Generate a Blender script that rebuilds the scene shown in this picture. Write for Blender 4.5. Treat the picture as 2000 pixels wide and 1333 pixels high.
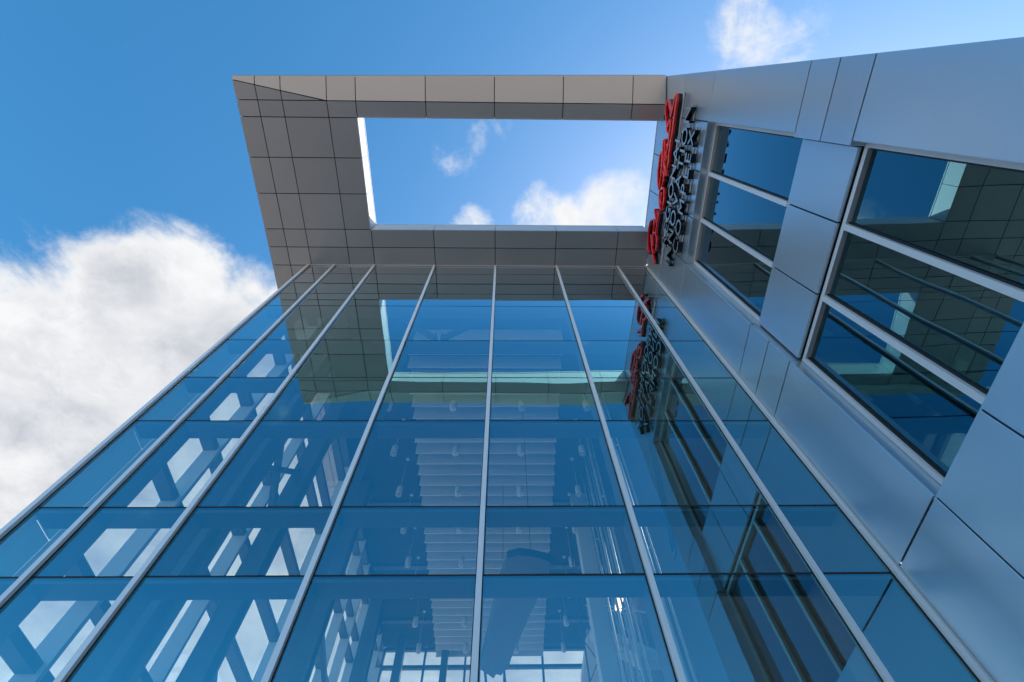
import bpy, bmesh, math, random
from mathutils import Vector, Matrix
random.seed(7)
for o in list(bpy.data.objects): bpy.data.objects.remove(o)
scene = bpy.context.scene
COL = scene.collection

# ---------------------------------------------------------------- camera
cam_data = bpy.data.cameras.new('camera')
cam_data.sensor_width = 36.0
cam_data.lens = 17.247
cam_data.clip_start = 0.05
cam_data.clip_end = 5000
cam = bpy.data.objects.new('camera', cam_data)
COL.objects.link(cam)
right = Vector((0.99984614, -0.01033018, -0.01417691))
up = Vector((-0.00284776, -0.89307175, 0.44990526))
fwd = Vector((0.0173086, 0.44979567, 0.89296376))
mw = Matrix.Identity(4)
for r in range(3):
    mw[r][0], mw[r][1], mw[r][2] = right[r], up[r], -fwd[r]
mw[0][3], mw[1][3], mw[2][3] = 0.0, 0.0, 1.6
cam.matrix_world = mw
scene.camera = cam

# ---------------------------------------------------------------- light
SUN_AZ = math.radians(50)      # clockwise from +Y (the way the camera faces) towards +X
SUN_EL = math.radians(47)
SKY_STRENGTH = 0.15
EXPOSURE = 1.0

world = bpy.data.worlds.new('World')
scene.world = world
world.use_nodes = True
wn = world.node_tree
wn.nodes.clear()
def N(t, typ, **kw):
    n = t.nodes.new(typ)
    for k, v in kw.items():
        if k.startswith('i_'):
            n.inputs[int(k[2:])].default_value = v
        else:
            setattr(n, k, v)
    return n
def L(t, a, b): t.links.new(a, b)
def MATH(t, op, a, b=None, clamp=False):
    n = t.nodes.new('ShaderNodeMath'); n.operation = op; n.use_clamp = clamp
    for i, v in enumerate((a, b)):
        if v is None: continue
        if isinstance(v, (int, float)): n.inputs[i].default_value = v
        else: t.links.new(v, n.inputs[i])
    return n.outputs[0]
def SSTEP(t, v, lo, hi, tolo=0.0, tohi=1.0):
    n = t.nodes.new('ShaderNodeMapRange'); n.interpolation_type = 'SMOOTHSTEP'; n.clamp = True
    t.links.new(v, n.inputs[0])
    for i, x in zip((1, 2, 3, 4), (lo, hi, tolo, tohi)): n.inputs[i].default_value = x
    return n.outputs[0]

sky = N(wn, 'ShaderNodeTexSky', sky_type='NISHITA', sun_disc=False)
sky.sun_elevation = SUN_EL
sky.sun_rotation = SUN_AZ
sky.altitude = 100
sky.air_density = 1.0
sky.dust_density = 1.1
sky.ozone_density = 1.6
hsv = N(wn, 'ShaderNodeHueSaturation')
hsv.inputs['Saturation'].default_value = 1.36
hsv.inputs['Hue'].default_value = 0.488
hsv.inputs['Value'].default_value = 0.90
L(wn, sky.outputs[0], hsv.inputs['Color'])
bg_sky = N(wn, 'ShaderNodeBackground'); bg_sky.inputs[1].default_value = SKY_STRENGTH
L(wn, hsv.outputs[0], bg_sky.inputs[0])
tc = N(wn, 'ShaderNodeTexCoord')
nrm = N(wn, 'ShaderNodeVectorMath', operation='NORMALIZE'); L(wn, tc.outputs['Generated'], nrm.inputs[0])
sep = N(wn, 'ShaderNodeSeparateXYZ'); L(wn, nrm.outputs[0], sep.inputs[0])
zz = MATH(wn, 'ADD', MATH(wn, 'MAXIMUM', sep.outputs[2], 0.0), 0.22)
comb = N(wn, 'ShaderNodeCombineXYZ')
L(wn, MATH(wn, 'DIVIDE', sep.outputs[0], zz), comb.inputs[0])
L(wn, MATH(wn, 'DIVIDE', sep.outputs[1], zz), comb.inputs[1])
comb.inputs[2].default_value = 0.37
def wnoise(scale, detail, rough, dist=0.0, off=0.0, sunstep=0.0):
    m = N(wn, 'ShaderNodeMapping')
    m.inputs['Location'].default_value = (off + sunstep * math.sin(SUN_AZ), off * 1.7 + sunstep * math.cos(SUN_AZ), off)
    L(wn, comb.outputs[0], m.inputs[0])
    n = N(wn, 'ShaderNodeTexNoise'); n.inputs['Scale'].default_value = scale
    n.inputs['Detail'].default_value = detail; n.inputs['Roughness'].default_value = rough
    n.inputs['Distortion'].default_value = dist
    L(wn, m.outputs[0], n.inputs[0]); return n.outputs[0]
big = wnoise(2.9, 14, 0.64, 0.35)
fine = wnoise(11.0, 10, 0.62, 0.4, 3.1)
n0 = MATH(wn, 'ADD', MATH(wn, 'MULTIPLY', big, 0.66), MATH(wn, 'MULTIPLY', fine, 0.34))
# the same fields a step towards the sun: where they thicken that way the cloud is in its own shade
bigS = wnoise(2.9, 4.5, 0.62, 0.35, 0.0, sunstep=0.10)
bigC = wnoise(2.9, 4.5, 0.62, 0.35, 0.0)
relief = MATH(wn, 'SUBTRACT', bigS, bigC)
# cloud fields: (direction to the middle, half angle, soft edge, weight)
FIELDS = [((-0.45, 0.80, 0.38), 40.0, 14.0, 0.36),
          ((-0.57, 0.235, 0.79), 3.0, 8.0, 0.13),
          ((0.215, 0.205, 0.955), 4.6, 5.5, 0.27),
          ((0.07, 0.215, 0.974), 2.6, 4.5, 0.21),
          ((-0.06, 0.235, 0.97), 1.8, 4.0, 0.20),
          ((0.43, -0.085, 0.90), 5.0, 7.0, 0.17),
          ((-0.09, 0.09, 0.992), 2.2, 4.5, 0.12),
          ((-0.02, 0.07, 0.997), 1.5, 4.0, 0.09)]
cov = None
for d, rad, soft, wgt in FIELDS:
    d = Vector(d).normalized()
    dp = N(wn, 'ShaderNodeVectorMath', operation='DOT_PRODUCT')
    L(wn, nrm.outputs[0], dp.inputs[0]); dp.inputs[1].default_value = d
    m = SSTEP(wn, dp.outputs['Value'], math.cos(math.radians(rad + soft / 2)), math.cos(math.radians(max(rad - soft / 2, 0))), 0, wgt)
    cov = m if cov is None else MATH(wn, 'ADD', cov, m)
dens_in = MATH(wn, 'ADD', n0, cov)
dens = SSTEP(wn, dens_in, 0.60, 0.785)
shade_n = wnoise(1.7, 5, 0.5, 0.2, 7.3)
thick = SSTEP(wn, dens_in, 0.72, 1.0)
soft = MATH(wn, 'MULTIPLY', thick, SSTEP(wn, shade_n, 0.30, 0.58, 0.08, 0.85))
shade = MATH(wn, 'ADD', soft, MATH(wn, 'MULTIPLY', relief, 2.0), clamp=True)
cr = N(wn, 'ShaderNodeMix', data_type='RGBA')
L(wn, shade, cr.inputs[0])
cr.inputs[6].default_value = (0.47, 0.475, 0.482, 1)
cr.inputs[7].default_value = (0.215, 0.23, 0.27, 1)
bg_cl = N(wn, 'ShaderNodeBackground'); L(wn, cr.outputs[2], bg_cl.inputs[0]); bg_cl.inputs[1].default_value = 1.0
mixw = N(wn, 'ShaderNodeMixShader')
L(wn, dens, mixw.inputs[0]); L(wn, bg_sky.outputs[0], mixw.inputs[1]); L(wn, bg_cl.outputs[0], mixw.inputs[2])
wo = N(wn, 'ShaderNodeOutputWorld'); L(wn, mixw.outputs[0], wo.inputs[0])

sun_data = bpy.data.lights.new('sun', 'SUN')
sun_data.energy = 4.0
sun_data.angle = math.radians(0.53)
sun_data.color = (1.0, 0.95, 0.87)
sun = bpy.data.objects.new('sun', sun_data); COL.objects.link(sun)
sd = Vector((math.sin(SUN_AZ) * math.cos(SUN_EL), math.cos(SUN_AZ) * math.cos(SUN_EL), math.sin(SUN_EL)))
sun.rotation_euler = (-sd).to_track_quat('-Z', 'Y').to_euler()
sun.location = sd * 60

vs = scene.view_settings
vs.view_transform = 'Standard'; vs.look = 'None'; vs.exposure = EXPOSURE; vs.gamma = 1.0
vs.use_curve_mapping = False
scene.render.engine = 'CYCLES'
cy = scene.cycles
cy.max_bounces = 14; cy.diffuse_bounces = 4; cy.glossy_bounces = 6
cy.transmission_bounces = 10; cy.transparent_max_bounces = 24
cy.caustics_reflective = False; cy.caustics_refractive = False
cy.use_denoising = True

# ---------------------------------------------------------------- materials
def mat(name):
    m = bpy.data.materials.new(name); m.use_nodes = True
    t = m.node_tree; t.nodes.clear()
    return m, t, N(t, 'ShaderNodeOutputMaterial')
def principled(name, col, rough=0.5, metal=0.0, spec=0.5, coat=0.0, noise=0.0, nscale=4.0, bump=0.0, bscale=1.5, vary=0.0, rvary=0.0):
    m, t, out = mat(name)
    p = N(t, 'ShaderNodeBsdfPrincipled')
    p.inputs['Base Color'].default_value = (*col, 1)
    p.inputs['Roughness'].default_value = rough
    p.inputs['Metallic'].default_value = metal
    p.inputs['Specular IOR Level'].default_value = spec
    p.inputs['Coat Weight'].default_value = coat
    p.inputs['Coat Roughness'].default_value = 0.08
    L(t, p.outputs[0], out.inputs[0])
    tco = N(t, 'ShaderNodeTexCoord')
    if noise or vary:
        nz = N(t, 'ShaderNodeTexNoise'); nz.inputs['Scale'].default_value = nscale
        nz.inputs['Detail'].default_value = 6; nz.inputs['Roughness'].default_value = 0.65
        L(t, tco.outputs['Object'], nz.inputs[0])
        info = N(t, 'ShaderNodeObjectInfo')
        f = MATH(t, 'ADD', MATH(t, 'MULTIPLY', MATH(t, 'SUBTRACT', nz.outputs[0], 0.5), 2 * noise),
                 MATH(t, 'ADD', MATH(t, 'MULTIPLY', MATH(t, 'SUBTRACT', info.outputs['Random'], 0.5), 2 * vary), 1.0))
        mx = N(t, 'ShaderNodeVectorMath', operation='SCALE'); mx.inputs[0].default_value = col
        L(t, f, mx.inputs['Scale']); L(t, mx.outputs[0], p.inputs['Base Color'])
        if rvary:
            L(t, MATH(t, 'ADD', MATH(t, 'MULTIPLY', MATH(t, 'SUBTRACT', nz.outputs[0], 0.5), rvary), rough), p.inputs['Roughness'])
    if bump:
        nb = N(t, 'ShaderNodeTexNoise'); nb.inputs['Scale'].default_value = bscale; nb.inputs['Detail'].default_value = 2
        info2 = N(t, 'ShaderNodeObjectInfo')
        mp = N(t, 'ShaderNodeMapping'); L(t, tco.outputs['Object'], mp.inputs[0])
        cx = N(t, 'ShaderNodeCombineXYZ'); L(t, MATH(t, 'MULTIPLY', info2.outputs['Random'], 40.0), cx.inputs[0])
        L(t, cx.outputs[0], mp.inputs['Location']); L(t, mp.outputs[0], nb.inputs[0])
        b = N(t, 'ShaderNodeBump'); b.inputs['Strength'].default_value = 1.0; b.inputs['Distance'].default_value = bump
        L(t, nb.outputs[0], b.inputs['Height']); L(t, b.outputs[0], p.inputs['Normal'])
    return m

def glass(name, tint, refl, base, gain, bump=0.0, bscale=0.8):
    m, t, out = mat(name)
    tr = N(t, 'ShaderNodeBsdfTransparent'); tr.inputs[0].default_value = (*tint, 1)
    gl = N(t, 'ShaderNodeBsdfGlossy'); gl.inputs['Color'].default_value = (*refl, 1); gl.inputs['Roughness'].default_value = 0.0
    geo = N(t, 'ShaderNodeNewGeometry')
    dp = N(t, 'ShaderNodeVectorMath', operation='DOT_PRODUCT')
    L(t, geo.outputs['Normal'], dp.inputs[0]); L(t, geo.outputs['Incoming'], dp.inputs[1])
    c = MATH(t, 'ABSOLUTE', dp.outputs['Value'])
    sch = MATH(t, 'ADD', MATH(t, 'MULTIPLY', MATH(t, 'POWER', MATH(t, 'SUBTRACT', 1.0, c, clamp=True), 5.0), 0.96), 0.04)
    fac = MATH(t, 'ADD', MATH(t, 'MULTIPLY', MATH(t, 'SUBTRACT', sch, 0.04), gain), base, clamp=True)
    oi = N(t, 'ShaderNodeObjectInfo')          # coatings differ a little from pane to pane
    fac = MATH(t, 'ADD', fac, MATH(t, 'MULTIPLY', MATH(t, 'SUBTRACT', oi.outputs['Random'], 0.5), 0.07 if bump else 0.0), clamp=True)
    if bump:
        tco = N(t, 'ShaderNodeTexCoord'); info = N(t, 'ShaderNodeObjectInfo')
        cx = N(t, 'ShaderNodeCombineXYZ'); L(t, MATH(t, 'MULTIPLY', info.outputs['Random'], 60.0), cx.inputs[1])
        mp = N(t, 'ShaderNodeMapping'); L(t, tco.outputs['Object'], mp.inputs[0]); L(t, cx.outputs[0], mp.inputs['Location'])
        nb = N(t, 'ShaderNodeTexNoise'); nb.inputs['Scale'].default_value = bscale; nb.inputs['Detail'].default_value = 1.0
        L(t, mp.outputs[0], nb.inputs[0])
        b = N(t, 'ShaderNodeBump'); b.inputs['Strength'].default_value = 1.0; b.inputs['Distance'].default_value = bump
        L(t, nb.outputs[0], b.inputs['Height']); L(t, b.outputs[0], gl.inputs['Normal'])
    # the coating's own tint fades to a neutral mirror towards grazing angles
    tm = N(t, 'ShaderNodeMix', data_type='RGBA')
    L(t, MATH(t, 'MULTIPLY', MATH(t, 'SUBTRACT', sch, 0.04), 6.0, clamp=True), tm.inputs[0])
    tm.inputs[6].default_value = (*refl, 1); tm.inputs[7].default_value = (0.95, 0.98, 1.0, 1)
    L(t, tm.outputs[2], gl.inputs['Color'])
    mx = N(t, 'ShaderNodeMixShader'); L(t, fac, mx.inputs[0]); L(t, tr.outputs[0], mx.inputs[1]); L(t, gl.outputs[0], mx.inputs[2])
    L(t, mx.outputs[0], out.inputs[0])
    return m
def clear(name, tint):
    m, t, out = mat(name)
    tr = N(t, 'ShaderNodeBsdfTransparent'); tr.inputs[0].default_value = (*tint, 1)
    L(t, tr.outputs[0], out.inputs[0]); return m
def emit(name, col, s):
    m, t, out = mat(name)
    e = N(t, 'ShaderNodeEmission'); e.inputs[0].default_value = (*col, 1); e.inputs[1].default_value = s
    L(t, e.outputs[0], out.inputs[0]); return m

PANEL = principled('satin_aluminium_panel', (0.62, 0.70, 0.77), rough=0.32, metal=0.74, noise=0.03, nscale=0.7, bump=0.016, bscale=0.8, vary=0.04, rvary=0.02)
REVEAL = principled('pale_reveal_panel', (0.60, 0.60, 0.60), rough=0.42, metal=0.15, noise=0.03, nscale=0.8)
SOFFIT = principled('satin_soffit_panel', (0.60, 0.55, 0.525), rough=0.38, metal=0.6, noise=0.05, nscale=0.8, bump=0.014, bscale=0.9, vary=0.05, rvary=0.03)
SILVER = principled('anodised_aluminium', (0.88, 0.88, 0.92), rough=0.36, metal=0.05, noise=0.03, nscale=3.0)
FRAMEW = principled('painted_aluminium', (0.13, 0.145, 0.16), rough=0.45, metal=0.3, noise=0.03, nscale=2.0)
BLACK = principled('black_gasket', (0.012, 0.012, 0.014), rough=0.6)
BACK = principled('dark_joint_backing', (0.015, 0.015, 0.017), rough=0.8)
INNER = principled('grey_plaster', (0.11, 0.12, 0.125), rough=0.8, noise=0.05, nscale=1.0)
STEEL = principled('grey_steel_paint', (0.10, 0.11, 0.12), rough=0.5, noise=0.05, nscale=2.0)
WHITE = principled('white_paint', (0.72, 0.73, 0.74), rough=0.55, noise=0.03, nscale=2.0)
BAFFLE = principled('white_felt', (0.90, 0.91, 0.92), rough=0.9, noise=0.04, nscale=5.0, vary=0.03)
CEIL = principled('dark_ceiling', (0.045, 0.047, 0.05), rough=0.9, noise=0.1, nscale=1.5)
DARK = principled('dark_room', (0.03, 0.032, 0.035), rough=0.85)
WING = principled('dark_blue_composite', (0.025, 0.032, 0.045), rough=0.3, noise=0.06, nscale=2.0)
RED = principled('red_acrylic', (1.0, 0.012, 0.018), rough=0.2, coat=0.6)
BLACKP = principled('black_gloss_return', (0.010, 0.010, 0.012), rough=0.25)
LETTER = principled('brushed_letter_face', (0.52, 0.53, 0.54), rough=0.35, metal=0.5)
PAVE = principled('concrete_paving', (0.25, 0.232, 0.215), rough=0.85, noise=0.12, nscale=0.6)
FLOOR = principled('terrazzo', (0.72, 0.715, 0.71), rough=0.35, noise=0.1, nscale=8.0)
LAMPW = principled('lamp_white', (0.78, 0.79, 0.80), rough=0.4)
CHROME = principled('lamp_reflector', (0.40, 0.41, 0.43), rough=0.35, metal=1.0)
BULB = emit('lit_bulb', (1.0, 0.93, 0.82), 2.5)
WARM = emit('warm_lamp', (1.0, 0.62, 0.32), 3.0)
GLASS = glass('coated_glass', (0.90, 0.975, 0.95), (0.24, 0.85, 1.0), 0.33, 5.0, bump=0.006, bscale=0.55)
GLASSIN = clear('glass_inner', (0.97, 0.99, 0.985))
GLASSC = glass('clear_glass', (0.95, 0.98, 0.965), (0.9, 0.95, 1.0), 0.06, 1.0)
def frosted(name, col):
    m, t, out = mat(name)
    tl = N(t, 'ShaderNodeBsdfTranslucent'); tl.inputs[0].default_value = (*col, 1)
    df = N(t, 'ShaderNodeBsdfDiffuse'); df.inputs[0].default_value = (*col, 1)
    mx = N(t, 'ShaderNodeMixShader'); mx.inputs[0].default_value = 0.35
    L(t, tl.outputs[0], mx.inputs[1]); L(t, df.outputs[0], mx.inputs[2]); L(t, mx.outputs[0], out.inputs[0]); return m
FROST = frosted('frosted_glass', (0.42, 0.58, 0.58))
GLASSW = glass('window_glass', (0.30, 0.45, 0.46), (0.36, 0.84, 1.0), 0.21, 3.6, bump=0.0045, bscale=0.7)

# ---------------------------------------------------------------- builders
def link(name, me, parent=None, m=None):
    o = bpy.data.objects.new(name, me); COL.objects.link(o)
    if parent: o.parent = parent
    if m is not None and me is not None:
        for x in (m if isinstance(m, (list, tuple)) else [m]): me.materials.append(x)
    return o
def thing(name, label, cat, loc=(0, 0, 0), rz=0.0, group=None):
    o = bpy.data.objects.new(name, None); COL.objects.link(o)
    o.location = loc; o.rotation_euler = (0, 0, rz); o.empty_display_size = 0.2
    o['label'] = label; o['category'] = cat
    if group: o['group'] = group
    return o
def pyd(name, verts, faces, m, parent=None, idx=None, smooth=False):
    """a mesh whose object origin sits at its own middle"""
    c = Vector((0, 0, 0))
    for v in verts: c += Vector(v)
    c /= len(verts)
    me = bpy.data.meshes.new(name)
    me.from_pydata([tuple(Vector(v) - c) for v in verts], [], faces)
    o = link(name, me, parent, m); o.location = c
    if idx: me.polygons.foreach_set('material_index', idx)
    if smooth: me.polygons.foreach_set('use_smooth', [True] * len(me.polygons))
    me.update()
    return o
BF = [(0, 3, 2, 1), (4, 5, 6, 7), (0, 1, 5, 4), (1, 2, 6, 5), (2, 3, 7, 6), (3, 0, 4, 7)]
def bv(x0, x1, y0, y1, z0, z1):
    return [(x0, y0, z0), (x1, y0, z0), (x1, y1, z0), (x0, y1, z0), (x0, y0, z1), (x1, y0, z1), (x1, y1, z1), (x0, y1, z1)]
def box(name, x0, x1, y0, y1, z0, z1, m, parent=None, idx=None):
    return pyd(name, bv(x0, x1, y0, y1, z0, z1), BF, m, parent, idx)
def boxes(name, L_, m, parent=None):
    v, f = [], []
    for b in L_:
        k = len(v); v += bv(*b); f += [tuple(i + k for i in q) for q in BF]
    return pyd(name, v, f, m, parent)
def chamfer_panel(name, s0, s1, z0, z1, d0, d1, m, parent, c=0.006):
    """cladding panel whose outer face (at depth d0, smaller = outward) has a turned edge"""
    v = [(s0 + c, d0, z0 + c), (s1 - c, d0, z0 + c), (s1 - c, d0, z1 - c), (s0 + c, d0, z1 - c),
         (s0, d0 + c, z0), (s1, d0 + c, z0), (s1, d0 + c, z1), (s0, d0 + c, z1),
         (s0, d1, z0), (s1, d1, z0), (s1, d1, z1), (s0, d1, z1)]
    f = [(0, 1, 2, 3), (4, 5, 1, 0), (5, 6, 2, 1), (6, 7, 3, 2), (7, 4, 0, 3),
         (8, 9, 5, 4), (9, 10, 6, 5), (10, 11, 7, 6), (11, 8, 4, 7), (11, 10, 9, 8)]
    return pyd(name, v, f, m, parent)
def prism(name, low, off, m, parent=None):
    """closed prism from a bottom outline (3D points, counter-clockwise seen from above) and an offset vector"""
    n = len(low); off = Vector(off)
    v = [tuple(p) for p in low] + [tuple(Vector(p) + off) for p in low]
    f = [tuple(reversed(range(n))), tuple(range(n, 2 * n))] + [(i, (i + 1) % n, (i + 1) % n + n, i + n) for i in range(n)]
    return pyd(name, v, f, m, parent)
def tube(name, p0, p1, r0, m, parent=None, r1=None, n=12, cap=True):
    p0, p1 = Vector(p0), Vector(p1); r1 = r0 if r1 is None else r1
    d = (p1 - p0).normalized(); a = d.orthogonal().normalized(); b = d.cross(a)
    v = []
    for p, r in ((p0, r0), (p1, r1)):
        for k in range(n):
            t = 2 * math.pi * k / n
            v.append(tuple(p + a * (r * math.cos(t)) + b * (r * math.sin(t))))
    f = [(k, (k + 1) % n, (k + 1) % n + n, k + n) for k in range(n)]
    if cap: f += [tuple(reversed(range(n))), tuple(range(n, 2 * n))]
    o = pyd(name, v, f, m, parent)
    sm = [True] * n + ([False] * 2 if cap else [])
    o.data.polygons.foreach_set('use_smooth', sm); return o
def bar(name, p0, p1, w, h, m, parent=None):
    """straight box-section member between two points, w across, h in the up sense"""
    p0, p1 = Vector(p0), Vector(p1); d = (p1 - p0).normalized()
    s = d.cross(Vector((0, 0, 1)))
    s = s.normalized() if s.length > 1e-4 else Vector((1, 0, 0))
    u = s.cross(d).normalized()
    v = [tuple(p + s * a * w / 2 + u * b * h / 2) for p in (p0, p1) for a, b in ((-1, -1), (1, -1), (1, 1), (-1, 1))]
    f = [(0, 1, 2, 3), (7, 6, 5, 4), (1, 0, 4, 5), (2, 1, 5, 6), (3, 2, 6, 7), (0, 3, 7, 4)]
    return pyd(name, v, f, m, parent)
def dup(src, parent, loc):
    o = src.copy(); COL.objects.link(o); o.parent = parent; o.location = loc; return o
def inset(poly, g):
    """convex 2D outline (counter-clockwise) moved inwards by g on every side"""
    n = len(poly); out = []
    lines = []
    for i in range(n):
        a, b = Vector(poly[i]), Vector(poly[(i + 1) % n]); d = (b - a).normalized()
        nn = Vector((-d.y, d.x)); lines.append((a + nn * g, d))
    for i in range(n):
        p, d = lines[i - 1]; q, e = lines[i]
        cr = d.x * e.y - d.y * e.x
        if abs(cr) < 1e-6: out.append(q); continue
        t = ((q - p).x * e.y - (q - p).y * e.x) / cr
        out.append(p + d * t)
    return out
ORD = ['first', 'second', 'third', 'fourth', 'fifth', 'sixth', 'seventh', 'eighth', 'ninth', 'tenth']

# ================================================================ ground
g = pyd('ground', [(-900, -900, 0), (900, -900, 0), (900, 900, 0), (-900, 900, 0)], [(0, 1, 2, 3)], PAVE)
g['kind'] = 'structure'
fl = box('floor', -4.8, 3.53, 4.15, 19.5, -0.1, 0.012, FLOOR)
fl['kind'] = 'structure'

# ================================================================ shared dimensions (metres)
GY = 3.858                     # plane of the front glass
SOFF = 13.40                   # height of the canopy soffit
TOPZ = 13.93                   # top of canopy and wing wall
MX = [-4.83, -4.197, -3.21, -1.722, -0.209, 1.315, 2.845, 3.566]
TZ = [0.0, 2.95, 4.59, 5.41, 6.92, 8.02, 9.28, 10.82, 11.50, 12.79, 13.385]
WA = math.radians(1.0453)      # the wing wall runs one degree off square
KX, KY = 3.599, 3.858
def wallx(y): return KX + (y - KY) * math.tan(WA)

# ================================================================ front glass wall
cw = thing('glass_curtain_wall', 'tall blue reflective glass curtain wall with silver mullions under the canopy', 'glass wall', (-0.6, GY, 0))
def local(o, root):            # built in world coordinates, parented without moving
    o.parent = root; o.location = Vector(o.location) - Vector(root.location); return o
for i in range(len(MX) - 1):
    for j in range(len(TZ) - 1):
        x0, x1 = MX[i] + 0.03, MX[i + 1] - 0.03
        z0, z1 = TZ[j] + 0.011, TZ[j + 1] - 0.011
        o = box('pane', x0, x1, GY, GY + 0.024, z0, z1, [GLASS, GLASSIN], None, [1, 1, 0, 1, 1, 1])
        o.rotation_euler = (math.radians(random.uniform(-.16, .16)), 0, math.radians(random.uniform(-.16, .16)))
        local(o, cw)
for i, x in enumerate(MX):
    w = 0.026 if i < 7 else 0.022
    local(box('mullion_cap', x - w, x + w, GY - 0.045, GY - 0.006, 0.0, SOFF - 0.012, SILVER), cw)
    local(box('gasket', x - 0.036, x + 0.036, GY - 0.005, GY + 0.03, 0.0, SOFF - 0.014, BLACK), cw)
    if 0 < i < 7:
        local(box('mullion', x - 0.033, x + 0.033, GY + 0.031, GY + 0.27, 0.0, SOFF - 0.014, FRAMEW), cw)
for j, z in enumerate(TZ[1:]):
    for i in range(len(MX) - 1):
        x0, x1 = MX[i] + 0.037, MX[i + 1] - 0.037
        local(box('transom', x0, x1, GY + 0.028, GY + 0.255, z - 0.045, z + 0.03, FRAMEW), cw)
    local(box('seal', MX[0] + 0.03, MX[-1] - 0.03, GY + 0.002, GY + 0.0235, z - 0.0095, z + 0.0095, BLACK), cw)
# corner posts
local(box('corner_post', MX[0] - 0.05, MX[0] - 0.034, GY - 0.03, GY + 0.12, 0.0, SOFF - 0.02, SILVER), cw)
local(box('corner_post', MX[0] - 0.033, MX[0] + 0.033, GY + 0.031, GY + 0.11, 0.0, SOFF - 0.02, WHITE), cw)
local(box('head_trim', MX[0], MX[-1], GY - 0.035, GY - 0.001, SOFF - 0.011, SOFF + 0.012, SILVER), cw)

# ================================================================ canopy
cp = thing('entrance_canopy', 'overhanging grey metal panel canopy with a rectangular opening to the sky', 'canopy', (-1.0, 1.8, SOFF))
XS = [-5.745, -5.29, -4.77, -3.82, -3.20, -1.70, -0.213, 1.278, 2.79, 3.60]
YS = [0.17, 0.50, 1.33, 2.12, 2.95, 3.39, 3.85]
FX = -3.84
def fold(x): return 0.17 if x >= FX else 0.17 + (x - FX) / (-5.745 - FX) * (-0.21 - 0.17)
def edge(x): return -0.295 + (x + 5.745) / 9.3 * -0.11
def outer_z(x, y): return SOFF + 0.40 * max(0.0, fold(x) - y)
GAP = 0.009
def soffit(poly, zf=None, m=SOFFIT):
    a = 0.0
    n = len(poly)
    for i in range(n):
        a += poly[i][0] * poly[(i + 1) % n][1] - poly[(i + 1) % n][0] * poly[i][1]
    if a < 0: poly = poly[::-1]
    q = inset(poly, GAP)
    pts = [(p.x, p.y, SOFF if zf is None else zf(p.x, p.y)) for p in q]
    return local(prism('soffit_panel', pts, (0, 0, 0.025), m), cp)
for i in range(len(XS) - 1):
    xa, xb = XS[i], XS[i + 1]
    for j in range(len(YS) - 1):
        ya, yb = YS[j], YS[j + 1]
        if i >= 4 and 1 <= j <= 3: continue                       # the opening
        xr = lambda y: min(xb, wallx(y) - 0.012)
        soffit([(xa, ya), (xr(ya), ya), (xr(yb), yb), (xa, yb)])
    # folded outer band
    xr = min(xb, wallx(0) - 0.012)
    soffit([(xa, edge(xa)), (xr, edge(xr)), (xr, fold(xr)), (xa, fold(xa))], outer_z)
    if xa < FX - 0.1:
        if xb < FX: soffit([(xa, fold(xa)), (xb, fold(xb)), (xb, 0.17), (xa, 0.17)])
        else: soffit([(xa, fold(xa)), (FX, 0.17), (xa, 0.17)])
yy = [3.85, 4.70, 5.55, 6.40, 7.25, 8.10, 9.6, 11.1, 12.6, 14.1, 15.6, 17.1, 18.6, 20.1]
for a, b in zip(yy, yy[1:]):
    soffit([(-5.745, a), (-5.29, a), (-5.29, b), (-5.745, b)])
    soffit([(-5.29, a), (-4.885, a), (-4.885, b), (-5.29, b)])
# dark carrier above the soffit (shows in the joints) and roof deck
CZ0, CZ1 = SOFF + 0.05, TOPZ - 0.06
local(boxes('carrier', [(-5.70, -3.24, 0.20, 3.84, CZ0, CZ1), (-3.24, 3.50, 0.20, 0.46, CZ0 + 0.10, CZ1),
                        (-3.24, 3.52, 2.99, 3.84, CZ0, CZ1), (-5.70, -4.90, 3.84, 20.0, CZ0, CZ1)], BACK), cp)
v = [(x, y, outer_z(x, y) + 0.045) for x in (-5.70, FX, 3.48) for y in (0.195, edge(x) + 0.03)]
v += [(p[0], p[1], CZ1) for p in v]
local(pyd('outer_carrier', v, [(0, 1, 3, 2), (2, 3, 5, 4), (6, 8, 9, 7), (8, 10, 11, 9), (1, 7, 9, 3), (3, 9, 11, 5), (0, 2, 8, 6), (2, 4, 10, 8), (0, 6, 7, 1), (4, 5, 11, 10)], BACK), cp)
# faces of the opening
ys2 = [0.50, 1.33, 2.12, 2.95]
for a, b in zip(ys2, ys2[1:]):
    local(box('reveal_panel', -3.225, -3.200, a + 0.006, b - 0.006, SOFF - 0.001, TOPZ - 0.04, REVEAL), cp)
xs2 = [-3.20, -1.70, -0.213, 1.278, 2.79, 3.525]
for a, b in zip(xs2, xs2[1:]):
    local(box('reveal_panel', a + 0.006, b - 0.006, 2.95, 2.975, SOFF - 0.001, TOPZ - 0.04, REVEAL), cp)
    local(box('reveal_panel', a + 0.006, b - 0.006, 0.475, 0.50, SOFF - 0.001, TOPZ - 0.04, REVEAL), cp)
local(box('coping', -3.245, -3.190, 0.49, 2.96, TOPZ - 0.025, TOPZ, SILVER), cp)
local(box('coping', -3.189, 3.52, 2.94, 3.0, TOPZ - 0.025, TOPZ, SILVER), cp)
local(box('coping', -3.189, 3.50, 0.45, 0.51, TOPZ - 0.025, TOPZ, SILVER), cp)
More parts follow.
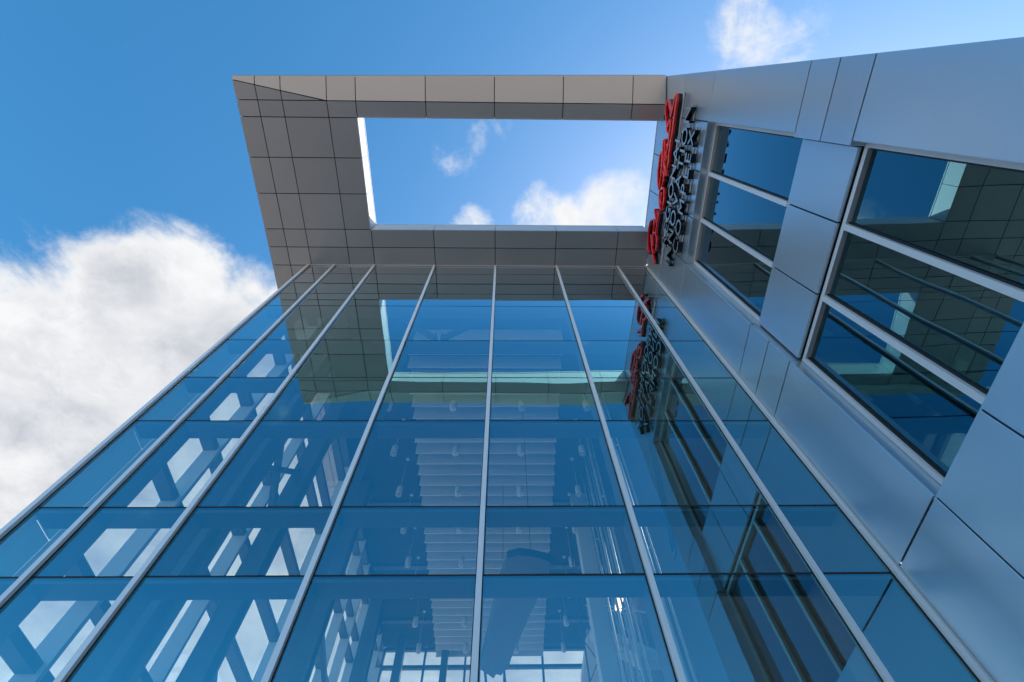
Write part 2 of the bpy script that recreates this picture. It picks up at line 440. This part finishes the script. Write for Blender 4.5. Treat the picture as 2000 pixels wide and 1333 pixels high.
# outer fascia
for a, b in zip([edge(-5.7)] + YS + yy[1:], YS + yy[1:]):
    if b - a > 0.1: local(box('fascia_panel', -5.745, -5.722, a + 0.006, b - 0.006, SOFF + 0.027, TOPZ, PANEL), cp)
for i in range(len(XS) - 1):
    xa, xb = XS[i] + 0.006, min(XS[i + 1], 3.50) - 0.006
    zl = max(outer_z(xa, edge(xa)), outer_z(xb, edge(xb))) + 0.027
    p = [(xa, edge(xa), zl), (xb, edge(xb), zl), (xb, edge(xb) + 0.02, zl), (xa, edge(xa) + 0.02, zl)]
    local(prism('fascia_panel', p, (0, 0, TOPZ - zl), PANEL), cp)

# ================================================================ panel clad wing on the right
wg = thing('panel_clad_wing', 'grey blue metal panel wing with recessed windows right of the glass wall', 'building', (KX, KY, 0), -(math.pi / 2 + WA))
# local axes: x runs along the wall from the glass corner towards the camera, y goes into the wall, z is up
J = 0.009
def cell(s0, s1, z0, z1, d=0.0):
    chamfer_panel('wall_panel', s0 + J, s1 - J, z0 + J, z1 - J, d, d + 0.04, PANEL, wg, 0.003)
S = [0.055, 0.915, 1.79, 2.63, 3.463, 4.245]
for k in range(5):
    s1 = S[k + 1]
    for z0, z1 in ((12.38, TOPZ), (10.88, 12.38)): cell(S[k], s1, z0, z1)
for z0, z1 in ((8.02, 10.88), (7.47, 8.02), (6.92, 7.47), (4.61, 6.92), (2.3, 4.61), (0.05, 2.3)):
    cell(S[0], S[1] + (0.0), z0, z1)
    cell(S[4] - (0.05 if 6.9 < z0 < 7.6 else 0.0), S[5], z0, z1)
for k in (1, 2, 3):
    for z0, z1 in ((2.3, 4.61), (0.05, 2.3)): cell(S[k], S[k + 1], z0, z1)
    s0 = S[k] + (0.0 if k > 1 else 0.012); s1 = S[k + 1] - (0.052 if k == 3 else 0)
    cell(s0, s1, 6.94, 8.01, 0.105)
boxes('carrier', [(0.06, 4.235, 0.052, 0.35, 10.90, TOPZ - 0.03), (0.06, 0.86, 0.052, 0.35, 4.6, 10.90),
                  (3.52, 4.235, 0.052, 0.35, 4.6, 10.90), (0.06, 4.235, 0.052, 0.35, 0.02, 4.59),
                  (0.86, 3.52, 0.165, 0.35, 6.94, 8.00)], BACK, wg)
box('spandrel_return', 0.868, 0.911, 0.042, 0.17, 6.925, 8.015, PANEL, wg)
box('spandrel_return', 3.416, 3.46, 0.042, 0.17, 6.925, 8.015, PANEL, wg)
chamfer_panel('end_panel', 4.236, 4.245, 0.05, TOPZ - 0.01, 0.05, 0.36, PANEL, wg, 0.002)
box('wall_coping', 0.02, 4.25, -0.012, 0.36, TOPZ, TOPZ + 0.02, SILVER, wg)
# corner trim beside the glass
box('corner_trim', 0.006, 0.048, -0.045, 0.02, 0.0, SOFF - 0.02, SILVER, wg)
box('corner_trim', 0.0485, 0.056, -0.020, 0.05, 0.0, SOFF - 0.02, WHITE, wg)
def window(z0, z1, label, dh, dsill):
    s0, s1, rd = 0.915, 3.463, 0.15
    w = bpy.data.objects.new('window', None); COL.objects.link(w); w.parent = wg; w.location = (s0, 0, z0)
    w['label'] = label
    def B(nm, *b, m): 
        o = box(nm, *b, m); o.parent = w; o.location = Vector(o.location) - Vector((s0, 0, z0)); return o
    B('reveal', s0 - 0.05, s0 - 0.004, 0.012, 0.30, z0 + 0.004, z1 - 0.004, m=PANEL)
    B('reveal', s1 + 0.004, s1 + 0.05, 0.012, 0.30, z0 + 0.004, z1 - 0.004, m=PANEL)
    B('reveal', s0 - 0.05, s1 + 0.05, dh, 0.30, z1 + 0.002, z1 + 0.017, m=PANEL)
    B('sill', s0 - 0.05, s1 + 0.05, dsill, 0.30, z0 - 0.017, z0 + 0.002, m=PANEL)
    f = 0.055
    B('frame', s0, s0 + f, rd, rd + 0.10, z0 + 0.004, z1, m=SILVER)
    B('frame', s1 - f, s1, rd, rd + 0.10, z0 + 0.004, z1, m=SILVER)
    B('frame', s0 + f + .001, s1 - f - .001, rd, rd + 0.10, z1 - f, z1, m=SILVER)
    B('frame', s0 + f + .001, s1 - f - .001, rd, rd + 0.10, z0 + 0.004, z0 + f, m=SILVER)
    ms = [s0 + f, 1.775, 2.605, s1 - f]
    for s in ms[1:3]:
        B('mullion', s - 0.032, s + 0.032, rd - 0.012, rd + 0.11, z0 + f + .001, z1 - f - .001, m=SILVER)
    for k in range(3):
        a = ms[k] + (0.001 if k == 0 else 0.033); b = ms[k + 1] - (0.001 if k == 2 else 0.033)
        o = box('glass', a + .002, b - .002, rd + 0.055, rd + 0.08, z0 + f + .002, z1 - f - .002, [GLASSW, GLASSIN], None, [1, 1, 0, 1, 1, 1])
        o.rotation_euler = (math.radians(random.uniform(-.15, .15)), 0, math.radians(random.uniform(-.15, .15)))
        o.parent = w; o.location = Vector(o.location) - Vector((s0, 0, z0))
        g_ = 0.018
        B('glazing_bead', a, a + g_, rd + 0.03, rd + 0.053, z0 + f + .001, z1 - f - .001, m=BLACK)
        B('glazing_bead', b - g_, b, rd + 0.03, rd + 0.053, z0 + f + .001, z1 - f - .001, m=BLACK)
window(8.02, 10.88, 'upper three light window with recessed silver frame', 0.012, 0.146)
window(4.61, 6.92, 'lower three light window with recessed silver frame', 0.20, 0.012)
# rooms behind the windows
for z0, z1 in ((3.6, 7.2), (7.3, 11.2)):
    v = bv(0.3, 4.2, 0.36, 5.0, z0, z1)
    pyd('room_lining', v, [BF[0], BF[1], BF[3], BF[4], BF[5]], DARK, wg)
box('wing_body', 0.06, 4.2, 5.05, 9.0, 0, TOPZ - 0.2, PANEL, wg)

# ================================================================ signs on the wing wall
def onwall(o): o.parent = wg
def wall_thing(name, label, cat, s, d, z):
    o = thing(name, label, cat)
    M_ = Matrix.Translation((KX, KY, 0)) @ Matrix.Rotation(-(math.pi / 2 + WA), 4, 'Z') @ Matrix.Translation((s, d, z))
    o.matrix_world = M_
    return o
def letter_mesh(ch):
    cu = bpy.data.curves.new('letter', 'FONT'); cu.body = ch; cu.size = 1.0; cu.extrude = 0.0
    o = bpy.data.objects.new('letter_source', cu); COL.objects.link(o)
    bpy.context.view_layer.update()
    dg = bpy.context.evaluated_depsgraph_get()
    me = bpy.data.meshes.new_from_object(o.evaluated_get(dg))
    bpy.data.objects.remove(o)
    bm = bmesh.new(); bm.from_mesh(me)
    bmesh.ops.remove_doubles(bm, verts=bm.verts, dist=1e-5)
    bpy.data.meshes.remove(me)
    return bm
ls = wall_thing('letter_sign', 'three rows of raised silver faced black capital letters on the wing wall', 'sign', 0.68, 0, 11.05)
def word(txt, s0, s1, z0, z1):
    parts, x = [], 0.0
    for ch in txt:
        bm = letter_mesh(ch)
        xs = [v.co.x for v in bm.verts]; ysv = [v.co.y for v in bm.verts]
        parts.append((bm, min(xs), max(xs), min(ysv), max(ysv)))
    wd = sum(p[2] - p[1] for p in parts); h0 = 0.729
    nat = (z1 - z0) / h0
    space = ((s1 - s0) - wd * nat) / (len(txt) - 1)
    sq = 1.0
    if space < 0.035:
        space = 0.035; sq = ((s1 - s0) - space * (len(txt) - 1)) / (wd * nat)
    x = s0
    for bm, a, b, c, d in parts:
        for v in bm.verts:
            sx = (v.co.x - a) * nat * sq; sz = v.co.y * nat
            v.co = Vector((sx, -0.125, sz))
        fs = bm.faces[:]
        bmesh.ops.recalc_face_normals(bm, faces=fs)
        for f in bm.faces: f.material_index = 0
        ex = bmesh.ops.extrude_face_region(bm, geom=bm.faces[:], use_keep_orig=True)
        mv = [e for e in ex['geom'] if isinstance(e, bmesh.types.BMVert)]
        bmesh.ops.translate(bm, verts=mv, vec=(0, 0.10, 0))
        for f in bm.faces:
            f.material_index = 0 if all(abs(v.co.y + 0.125) < 1e-4 for v in f.verts) else 1
        bmesh.ops.recalc_face_normals(bm, faces=bm.faces[:])
        me = bpy.data.meshes.new('letter'); bm.to_mesh(me); bm.free()
        o = link('letter', me, ls, [LETTER, BLACKP]); o.location = (x - 0.68, 0, z0 - 11.05)
        x += (b - a) * nat * sq + space
word('REGIONAL', 0.97, 3.22, 11.82, 12.13)
word('INNOVATION', 0.66, 3.68, 11.46, 11.77)
word('COMPLEX', 1.02, 3.32, 11.09, 11.39)
for z, a, c in ((11.90, 0.95, 3.26), (12.05, 0.95, 3.26), (11.54, 0.64, 3.72), (11.69, 0.64, 3.72), (11.17, 1.0, 3.36), (11.31, 1.0, 3.36)):
    o = box('mounting_rail', a, c, -0.0245, -0.012, z - 0.014, z + 0.014, SILVER)
    o.parent = ls; o.location = Vector(o.location) - Vector((0.68, 0, 11.05))
SCRIPT = [[[0.524,12.816],[0.565,12.975],[0.738,13.091],[0.91,13.133],[1.102,13.131],[1.225,13.073],[1.289,12.973],[1.308,12.862],[1.278,12.784],[1.192,12.76],[1.093,12.765],[1.007,12.756],[0.889,12.721],[0.752,12.677]],[[1.033,12.731],[1.061,12.603],[1.011,12.482],[0.922,12.418],[0.779,12.406],[0.658,12.485],[0.615,12.598]],[[0.42,12.385],[0.523,12.503],[0.615,12.598],[0.72,12.718],[0.86,12.828],[0.961,12.896]],[[1.065,12.552],[1.174,12.556],[1.288,12.559],[1.397,12.701],[1.487,12.811],[1.561,12.854]],[[1.298,12.553],[1.389,12.527],[1.501,12.527],[1.514,12.566],[1.563,12.657]],[[1.611,12.393],[1.728,12.553],[1.863,12.625],[1.996,12.626],[2.059,12.556],[2.088,12.426],[2.051,12.348],[1.945,12.295],[1.818,12.279],[1.704,12.304],[1.611,12.393]],[[1.814,12.38],[1.748,12.415],[1.806,12.495],[1.924,12.495],[1.996,12.501]],[[2.083,12.541],[2.15,12.531],[2.215,12.478],[2.3,12.483],[2.378,12.531],[2.411,12.598]],[[2.019,12.706],[2.089,12.819],[2.225,12.899],[2.364,12.953],[2.426,12.949],[2.606,12.949],[2.716,12.918],[2.774,12.865],[2.743,12.794],[2.628,12.758],[2.49,12.724],[2.324,12.688],[2.224,12.709],[2.091,12.717]],[[2.332,12.43],[2.449,12.5],[2.575,12.608],[2.704,12.699],[2.869,12.784],[2.984,12.81],[3.03,12.788],[3.006,12.702],[2.882,12.646],[2.749,12.598],[2.631,12.55]],[[2.358,12.297],[2.461,12.406],[2.552,12.509],[2.63,12.494],[2.703,12.454],[2.769,12.538],[2.829,12.486],[2.883,12.491],[2.932,12.538],[2.97,12.482],[2.948,12.438],[2.879,12.455]],[[2.974,12.443],[3.046,12.452],[3.131,12.466],[3.177,12.559],[3.218,12.65],[3.431,12.808],[3.488,12.878],[3.592,12.91],[3.722,12.915],[3.778,12.863],[3.756,12.791],[3.662,12.691],[3.569,12.583],[3.488,12.523]],[[3.367,12.754],[3.3,12.651],[3.369,12.586],[3.429,12.538],[3.348,12.471],[3.252,12.463],[3.134,12.461]],[[3.481,12.515],[3.546,12.492],[3.629,12.45],[3.742,12.422],[3.853,12.395],[3.887,12.356]],[[3.89,12.325],[3.762,12.271],[3.609,12.28],[3.421,12.283],[3.263,12.278],[3.147,12.276],[3.076,12.313],[2.913,12.309],[2.747,12.299],[2.613,12.291],[2.523,12.304]]]
ss = wall_thing('script_sign', 'large raised red handwritten script sign above the silver capital letters', 'sign', 0.37, 0, 12.35)
def smooth_line(P, n=5):
    P = [Vector(p) for p in P]; out = []
    for i in range(len(P) - 1):
        p0 = P[max(i - 1, 0)]; p1 = P[i]; p2 = P[i + 1]; p3 = P[min(i + 2, len(P) - 1)]
        for k in range(n):
            t = k / n
            out.append(0.5 * ((2 * p1) + (p2 - p0) * t + (2 * p0 - 5 * p1 + 4 * p2 - p3) * t * t + (3 * p1 - p0 - 3 * p2 + p3) * t ** 3))
    out.append(P[-1]); return out
def ribbon(name, P, w, d0, d1, m, parent, off, crown=0.0):
    P = smooth_line(P); n = len(P); v = []
    for i, p in enumerate(P):
        t = (P[min(i + 1, n - 1)] - P[max(i - 1, 0)]).normalized(); nn = Vector((-t.y, t.x)) * w / 2
        for a in (p - nn, p + nn):
            v.append((a.x - off[0], d0 + crown, a.y - off[1]))
        v.append((p.x - off[0], d0, p.y - off[1]))
        for a in (p + nn, p - nn):
            v.append((a.x - off[0], d1, a.y - off[1]))
    f = []
    for i in range(n - 1):
        a, b = i * 5, i * 5 + 5
        f += [(a, a + 2, b + 2, b), (a + 2, a + 1, b + 1, b + 2), (a + 1, a + 3, b + 3, b + 1), (a + 3, a + 4, b + 4, b + 3), (a + 4, a, b, b + 4)]
    f += [(0, 4, 3, 1, 2), tuple(5 * (n - 1) + k for k in (0, 2, 1, 3, 4))]
    me = bpy.data.meshes.new(name); me.from_pydata(v, [], f); me.update()
    bm = bmesh.new(); bm.from_mesh(me); bmesh.ops.recalc_face_normals(bm, faces=bm.faces[:]); bm.to_mesh(me); bm.free()
    return link(name, me, parent, m)
for k, st in enumerate(SCRIPT):
    dz = 0.0006 * k
    o = ribbon('script_stroke', st, 0.042, -0.160 - dz, -0.11, RED, ss, (0.37, 12.35), crown=0.014)
    ribbon('stroke_return', st, 0.038, -0.109, -0.035 + dz, BLACKP, o, (0.37, 12.35), crown=0.0)

o = box('script_rail', 0.45, 3.92, -0.034, -0.006, 12.24, 12.29, SILVER); o.parent = ss; o.location = Vector(o.location) - Vector((0.37, 0, 12.35))

# ================================================================ atrium behind the glass
# side glazing on the left
sg = thing('side_glazing', 'clear glazed side wall with steel fins on the left of the atrium', 'glass wall', (-4.87, 11.7, 0))
FY = [4.36, 5.24, 6.20, 7.17, 8.32, 10.27, 11.85, 13.45, 14.63, 15.85, 17.2, 18.5, 19.55]
for a, b in zip(FY, FY[1:]):
    for j in range(len(TZ) - 1):
        o = local(box('pane', -4.885, -4.865, a + 0.012, b - 0.012, TZ[j] + 0.012, TZ[j + 1] - 0.012, [GLASSC, GLASSIN], None, [1, 1, 1, 1, 1, 0]), sg)
for j in range(len(TZ) - 1):
    local(box('frosted_panel', -4.885, -4.866, GY + 0.13, 4.33, TZ[j] + 0.012, TZ[j + 1] - 0.012, FROST), sg)
for y in FY:
    local(box('fin', -4.862, -4.60, y - 0.03, y + 0.03, 0.0, SOFF, WHITE), sg)
for z in TZ[1:]:
    for a, b in zip(FY, FY[1:]):
        local(box('transom', -4.862, -4.66, a + 0.031, b - 0.031, z - 0.05, z + 0.06, STEEL), sg)
# rear glazing
BY = 19.6
rg = thing('rear_glazing', 'glazed wall of pale panes closing the far end of the atrium', 'glass wall', (-0.8, BY, 0))
RX = [-4.6, -3.0, -1.43, 0.06, 1.54, 3.3]
RZ = [0.0, 2.9, 5.4, 7.9, 10.4, 12.72, 13.40]
for a, b in zip(RX, RX[1:]):
    for j in range(len(RZ) - 1):
        local(box('pane', a + 0.02, b - 0.02, BY, BY + 0.02, RZ[j] + 0.02, RZ[j + 1] - 0.02, [GLASSC, GLASSIN], None, [1, 1, 0, 1, 1, 1]), rg)
for x in RX: local(box('mullion', x - 0.04, x + 0.04, BY - 0.15, BY - 0.001, 0, 13.44, STEEL), rg)
for z in RZ[1:]:
    for a, b in zip(RX, RX[1:]): local(box('transom', a + 0.041, b - 0.041, BY - 0.14, BY - 0.001, z - 0.06, z + 0.06, STEEL), rg)
# inner side wall, ceiling deck and roof
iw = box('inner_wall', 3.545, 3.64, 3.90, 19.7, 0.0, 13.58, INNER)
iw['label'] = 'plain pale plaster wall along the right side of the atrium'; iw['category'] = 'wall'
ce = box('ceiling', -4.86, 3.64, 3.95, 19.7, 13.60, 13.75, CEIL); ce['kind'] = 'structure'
rf = thing('atrium_roof', 'flat roof deck over the glazed atrium behind the canopy', 'roof', (-0.7, 11.8, 13.76))
local(box('roof_deck', -4.88, 3.6, 3.87, 19.9, 13.76, 13.9, BACK), rf)
local(box('front_bulkhead', -4.80, 3.54, 4.135, 4.16, 13.40, 13.599, WHITE), rf)
# ceiling beams
for k, y in enumerate((6.0, 9.0, 12.0, 15.0, 18.0)):
    bm_ = thing('ceiling_beam', '%s dark steel ceiling beam from the front glass across the atrium' % ORD[k], 'beam', (-0.7, y, 13.57), 0, 'beams under the atrium ceiling')
    local(boxes('flange', [(-4.58, 3.32, y - 0.10, y + 0.10, 13.555, 13.585), (-4.58, 3.32, y - 0.10, y + 0.10, 13.515, 13.530)], STEEL), bm_)
    local(box('web', -4.58, 3.32, y - 0.012, y + 0.012, 13.5305, 13.5545, STEEL), bm_)
# baffles
bf = thing('ceiling_baffles', 'long rank of pale hanging felt baffles under the atrium ceiling', 'ceiling baffles', (-0.5, 12.6, 13.0))
y = 5.7; src = None
while y < 19.35:
    if src is None:
        v = []
        for (yy_, zz_) in ((-0.016, 0.0), (0.016, 0.0), (0.016, 0.5), (-0.016, 0.5)):
            for xx in (-2.06, 2.06): v.append((xx, yy_, zz_))
        src = pyd('baffle', v, [(0, 2, 3, 1), (2, 4, 5, 3), (4, 6, 7, 5), (6, 0, 1, 7), (0, 6, 4, 2), (1, 3, 5, 7)], BAFFLE, bf)
        o = src
    else: o = dup(src, bf, (0, 0, 0))
    o.location = (random.uniform(-.012, .012), y - 12.6, 0.25 + random.uniform(-.006, .006))
    o.rotation_euler = (math.radians(7), 0, random.uniform(-.002, .002))
    y += 0.412
# pendant lamps: four rows
rows = [(-2.95, 'leftmost'), (-1.29, 'second from left'), (0.475, 'third from left'), (2.15, 'rightmost')]
psrc = None
def make_pendant():
    t = thing('pendant_lamp', '', 'pendant lamp')
    zb = 12.04
    tube('lamp_body', (0, 0, 0), (0, 0, 0.30), 0.085, LAMPW, t, n=24)
    tube('reflector', (0, 0, -0.004), (0, 0, -0.0005), 0.068, CHROME, t, n=24)
    tube('lamp_bulb', (0, 0, -0.022), (0, 0, -0.005), 0.022, LAMPW, t, r1=0.035, n=12)
    tube('cord', (0, 0, 0.301), (0, 0, 1.50), 0.0055, LAMPW, t, n=6)
    tube('ceiling_rose', (0, 0, 1.50), (0, 0, 1.555), 0.055, LAMPW, t, r1=0.06, n=16)
    return t
for rx, rn in rows:
    for k in range(8):
        yk = 8.67 + 1.462 * (k - 1)
        if psrc is None: t = psrc = make_pendant()
        else:
            t = psrc.copy(); COL.objects.link(t)
            for ch in psrc.children: dup(ch, t, ch.location)
        t.location = (rx, yk, 12.04)
        t['label'] = 'white cylinder pendant lamp, %s from the front glass in the %s row' % (ORD[k], rn)
        t['group'] = 'pendant lamps in the atrium'
# columns
for k, (x0, x1, y0, y1, lab) in enumerate((
        (-4.56, -4.10, 5.48, 5.92, 'square grey steel column nearest the front glass on the left'),
        (-4.56, -4.20, 7.36, 7.66, 'slimmer grey steel column behind the nearest left one'),
        (-4.56, -4.15, 10.9, 11.3, 'grey steel column midway along the left glazed side'),
        (-4.56, -4.15, 15.6, 16.0, 'grey steel column towards the rear of the left side'),
        (-4.05, -3.75, 18.9, 19.2, 'grey steel column at the rear glazing, left one'),
        (-2.30, -2.06, 18.9, 19.2, 'grey steel column at the rear glazing, inner one'),
        (2.20, 2.62, 11.5, 11.9, 'pale column on the right of the atrium beside the stair'))):
    c = thing('steel_column', lab, 'column', ((x0 + x1) / 2, (y0 + y1) / 2, 0), 0, 'columns of the atrium')
    mm = WHITE if k == 6 else STEEL
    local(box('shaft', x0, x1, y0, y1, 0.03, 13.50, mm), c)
    local(box('base_plate', x0 - 0.06, x1 + 0.06, y0 - 0.06, y1 + 0.06, 0.013, 0.03, mm), c)
    if k < 4: local(boxes('stiffener', [(x1 + 0.001, x1 + 0.06, (y0 + y1) / 2 - 0.008, (y0 + y1) / 2 + 0.008, 0.04, 13.49)], mm), c)
# braces
for k, (p0, p1, lab) in enumerate((
        ((-2.6, 5.0, 12.9), (-1.55, 5.0, 11.6), 'left leg of the V brace behind the front glass'),
        ((-0.35, 5.0, 12.9), (-1.40, 5.0, 11.6), 'right leg of the V brace behind the front glass'),
        ((-4.5, 8.0, 6.2), (-4.5, 9.6, 5.0), 'low diagonal steel brace beside the left glazing'),
        ((-4.4, 11.2, 9.3), (-4.4, 14.6, 8.2), 'long diagonal steel brace by the left columns'),
        ((-4.45, 5.9, 9.9), (-4.45, 7.4, 8.4), 'upper diagonal steel brace between the left columns'),
        ((-4.45, 5.9, 8.4), (-4.45, 7.4, 9.9), 'counter diagonal steel brace crossing between the left columns'),
        ((2.6, 5.2, 9.2), (3.2, 7.6, 8.0), 'dark diagonal brace near the right corner'))):
    b_ = thing('steel_brace', lab, 'brace', ((Vector(p0) + Vector(p1)) / 2)[:], 0, 'steel braces')
    local(bar('brace_bar', p0, p1, 0.11, 0.11, STEEL), b_)
    for p in (p0, p1):
        local(box('gusset', p[0] - 0.02, p[0] + 0.02, p[1] - 0.11, p[1] + 0.11, p[2] - 0.11, p[2] + 0.11, STEEL), b_)
# hanging wing
wgz = 8.0
hw = thing('hanging_wing', 'dark tapered wing shape hanging beneath the pale baffles', 'wing', (0.2, 9.5, wgz))
plan = [(0.075, 7.745), (0.20, 7.70), (0.333, 7.664), (0.58, 7.70), (0.797, 7.763), (0.93, 7.83), (1.015, 7.93), (0.955, 8.06), (0.805, 8.704), (0.52, 9.74), (0.224, 10.791), (0.16, 11.10), (0.13, 11.35),
        (0.02, 11.42), (-0.05, 11.60), (-0.18, 11.55), (-0.24, 11.72), (-0.36, 11.58), (-0.44, 11.50), (-0.505, 11.42), (-0.473, 10.946), (-0.30, 9.84), (-0.131, 8.741)]
cxp = sum(p[0] for p in plan) / len(plan); cyp = sum(p[1] for p in plan) / len(plan)
v, n = [], len(plan)
for sc_, z in ((0.90, 0.0), (1.0, 0.07), (1.0, 0.10), (0.86, 0.19)):
    for p in plan: v.append((cxp + (p[0] - cxp) * (sc_ if sc_ == 1 else 1 - (1 - sc_) * 1.0), cyp + (p[1] - cyp) * (1 - (1 - sc_) * 0.25), wgz + z))
f = [tuple(reversed(range(n))), tuple(range(3 * n, 4 * n))]
area = sum(plan[i][0] * plan[(i + 1) % n][1] - plan[(i + 1) % n][0] * plan[i][1] for i in range(n))
for r_ in range(3):
    for i in range(n):
        f.append((r_ * n + i, r_ * n + (i + 1) % n, (r_ + 1) * n + (i + 1) % n, (r_ + 1) * n + i))
o = local(pyd('wing_skin', v, f, WING), hw)
bm = bmesh.new(); bm.from_mesh(o.data); bmesh.ops.recalc_face_normals(bm, faces=bm.faces[:]); bm.to_mesh(o.data); bm.free()
for p in ((0.55, 8.1), (0.0, 10.9)):
    local(tube('cable', (p[0], p[1], wgz + 0.15), (p[0], p[1], 13.55), 0.006, STEEL, None, n=6), hw)
for p in ((-0.40, 11.62, 0.05), (0.02, 11.55, 0.05)):
    local(bar('bracket', (p[0], p[1] - 0.25, wgz + 0.08), (p[0] + 0.05, p[1] + 0.25, wgz - 0.10), 0.05, 0.07, WING), hw)
# posts and stair on the right
for k, (px, py, rad) in enumerate(((2.50, 9.20, 0.035), (2.50, 9.95, 0.035), (2.62, 8.30, 0.035), (2.68, 7.55, 0.03), (2.50, 10.75, 0.03))):
    t = thing('steel_post', 'slender pale steel post on the right of the atrium, %s from the front glass' % ORD[[2, 3, 1, 0, 4][k]], 'post', (px, py, 0), 0, 'posts beside the stair')
    local(tube('post_tube', (px, py, 0.03), (px, py, 13.5), rad, WHITE, None, n=12), t)
    local(tube('post_tube', (px + 0.11, py, 0.03), (px + 0.11, py, 13.5), rad * 0.7, WHITE, None, n=10), t)
    for z in (2.0, 5.0, 8.0, 11.0): local(box('post_link', px - 0.03, px + 0.13, py - 0.012, py + 0.012, z, z + 0.04, WHITE), t)
mast = thing('lattice_mast', 'slim lattice mast with crossed rods beside the pale column', 'mast', (2.10, 12.6, 0))
for dx in (0.0, 0.28): local(tube('chord', (2.10 + dx, 12.6, 0.02), (2.10 + dx, 12.6, 12.2), 0.022, STEEL, None, n=8), mast)
z = 0.4; k = 0
while z < 11.8:
    a, b = ((2.10, 2.38) if k % 2 == 0 else (2.38, 2.10))
    local(tube('lacing_rod', (a, 12.6, z), (b, 12.6, z + 0.5), 0.013, STEEL, None, n=6), mast); z += 0.5; k += 1
st = thing('stair_flight', 'open tread stair flight climbing along the right wall of the atrium', 'stair', (2.98, 12.2, 8.2))
for x in (2.70, 3.26):
    local(bar('stringer', (x, 9.9, 7.3), (x, 14.9, 11.0), 0.05, 0.26, WHITE), st)
    local(tube('handrail', (x, 9.9, 8.3), (x, 14.9, 12.0), 0.022, WHITE, None, n=8), st)
    for k in range(6):
        yk = 10.1 + k * 0.92; zk = 7.3 + (yk - 9.9) * 0.74
        local(tube('baluster', (x, yk, zk + 0.1), (x, yk, zk + 1.0), 0.012, WHITE, None, n=6), st)
for k in range(17):
    yk = 10.0 + k * 0.29; zk = 7.30 + (yk - 9.9) * 0.74
    local(box('tread', 2.726, 3.234, yk, yk + 0.28, zk, zk + 0.05, WHITE), st)
ld = box('landing', 2.62, 3.32, 14.9, 17.5, 11.0, 11.2, WHITE); ld['label'] = 'white landing slab at the top of the stair'; ld['category'] = 'landing'
sl = thing('strip_lamp', 'small warm glowing strip lamp on the right inner wall', 'lamp', (3.2, 12.6, 10.35))
local(box('housing', 3.10, 3.32, 12.3, 12.9, 10.40, 10.46, WHITE), sl)
local(box('diffuser', 3.12, 3.30, 12.32, 12.88, 10.385, 10.399, WARM), sl)
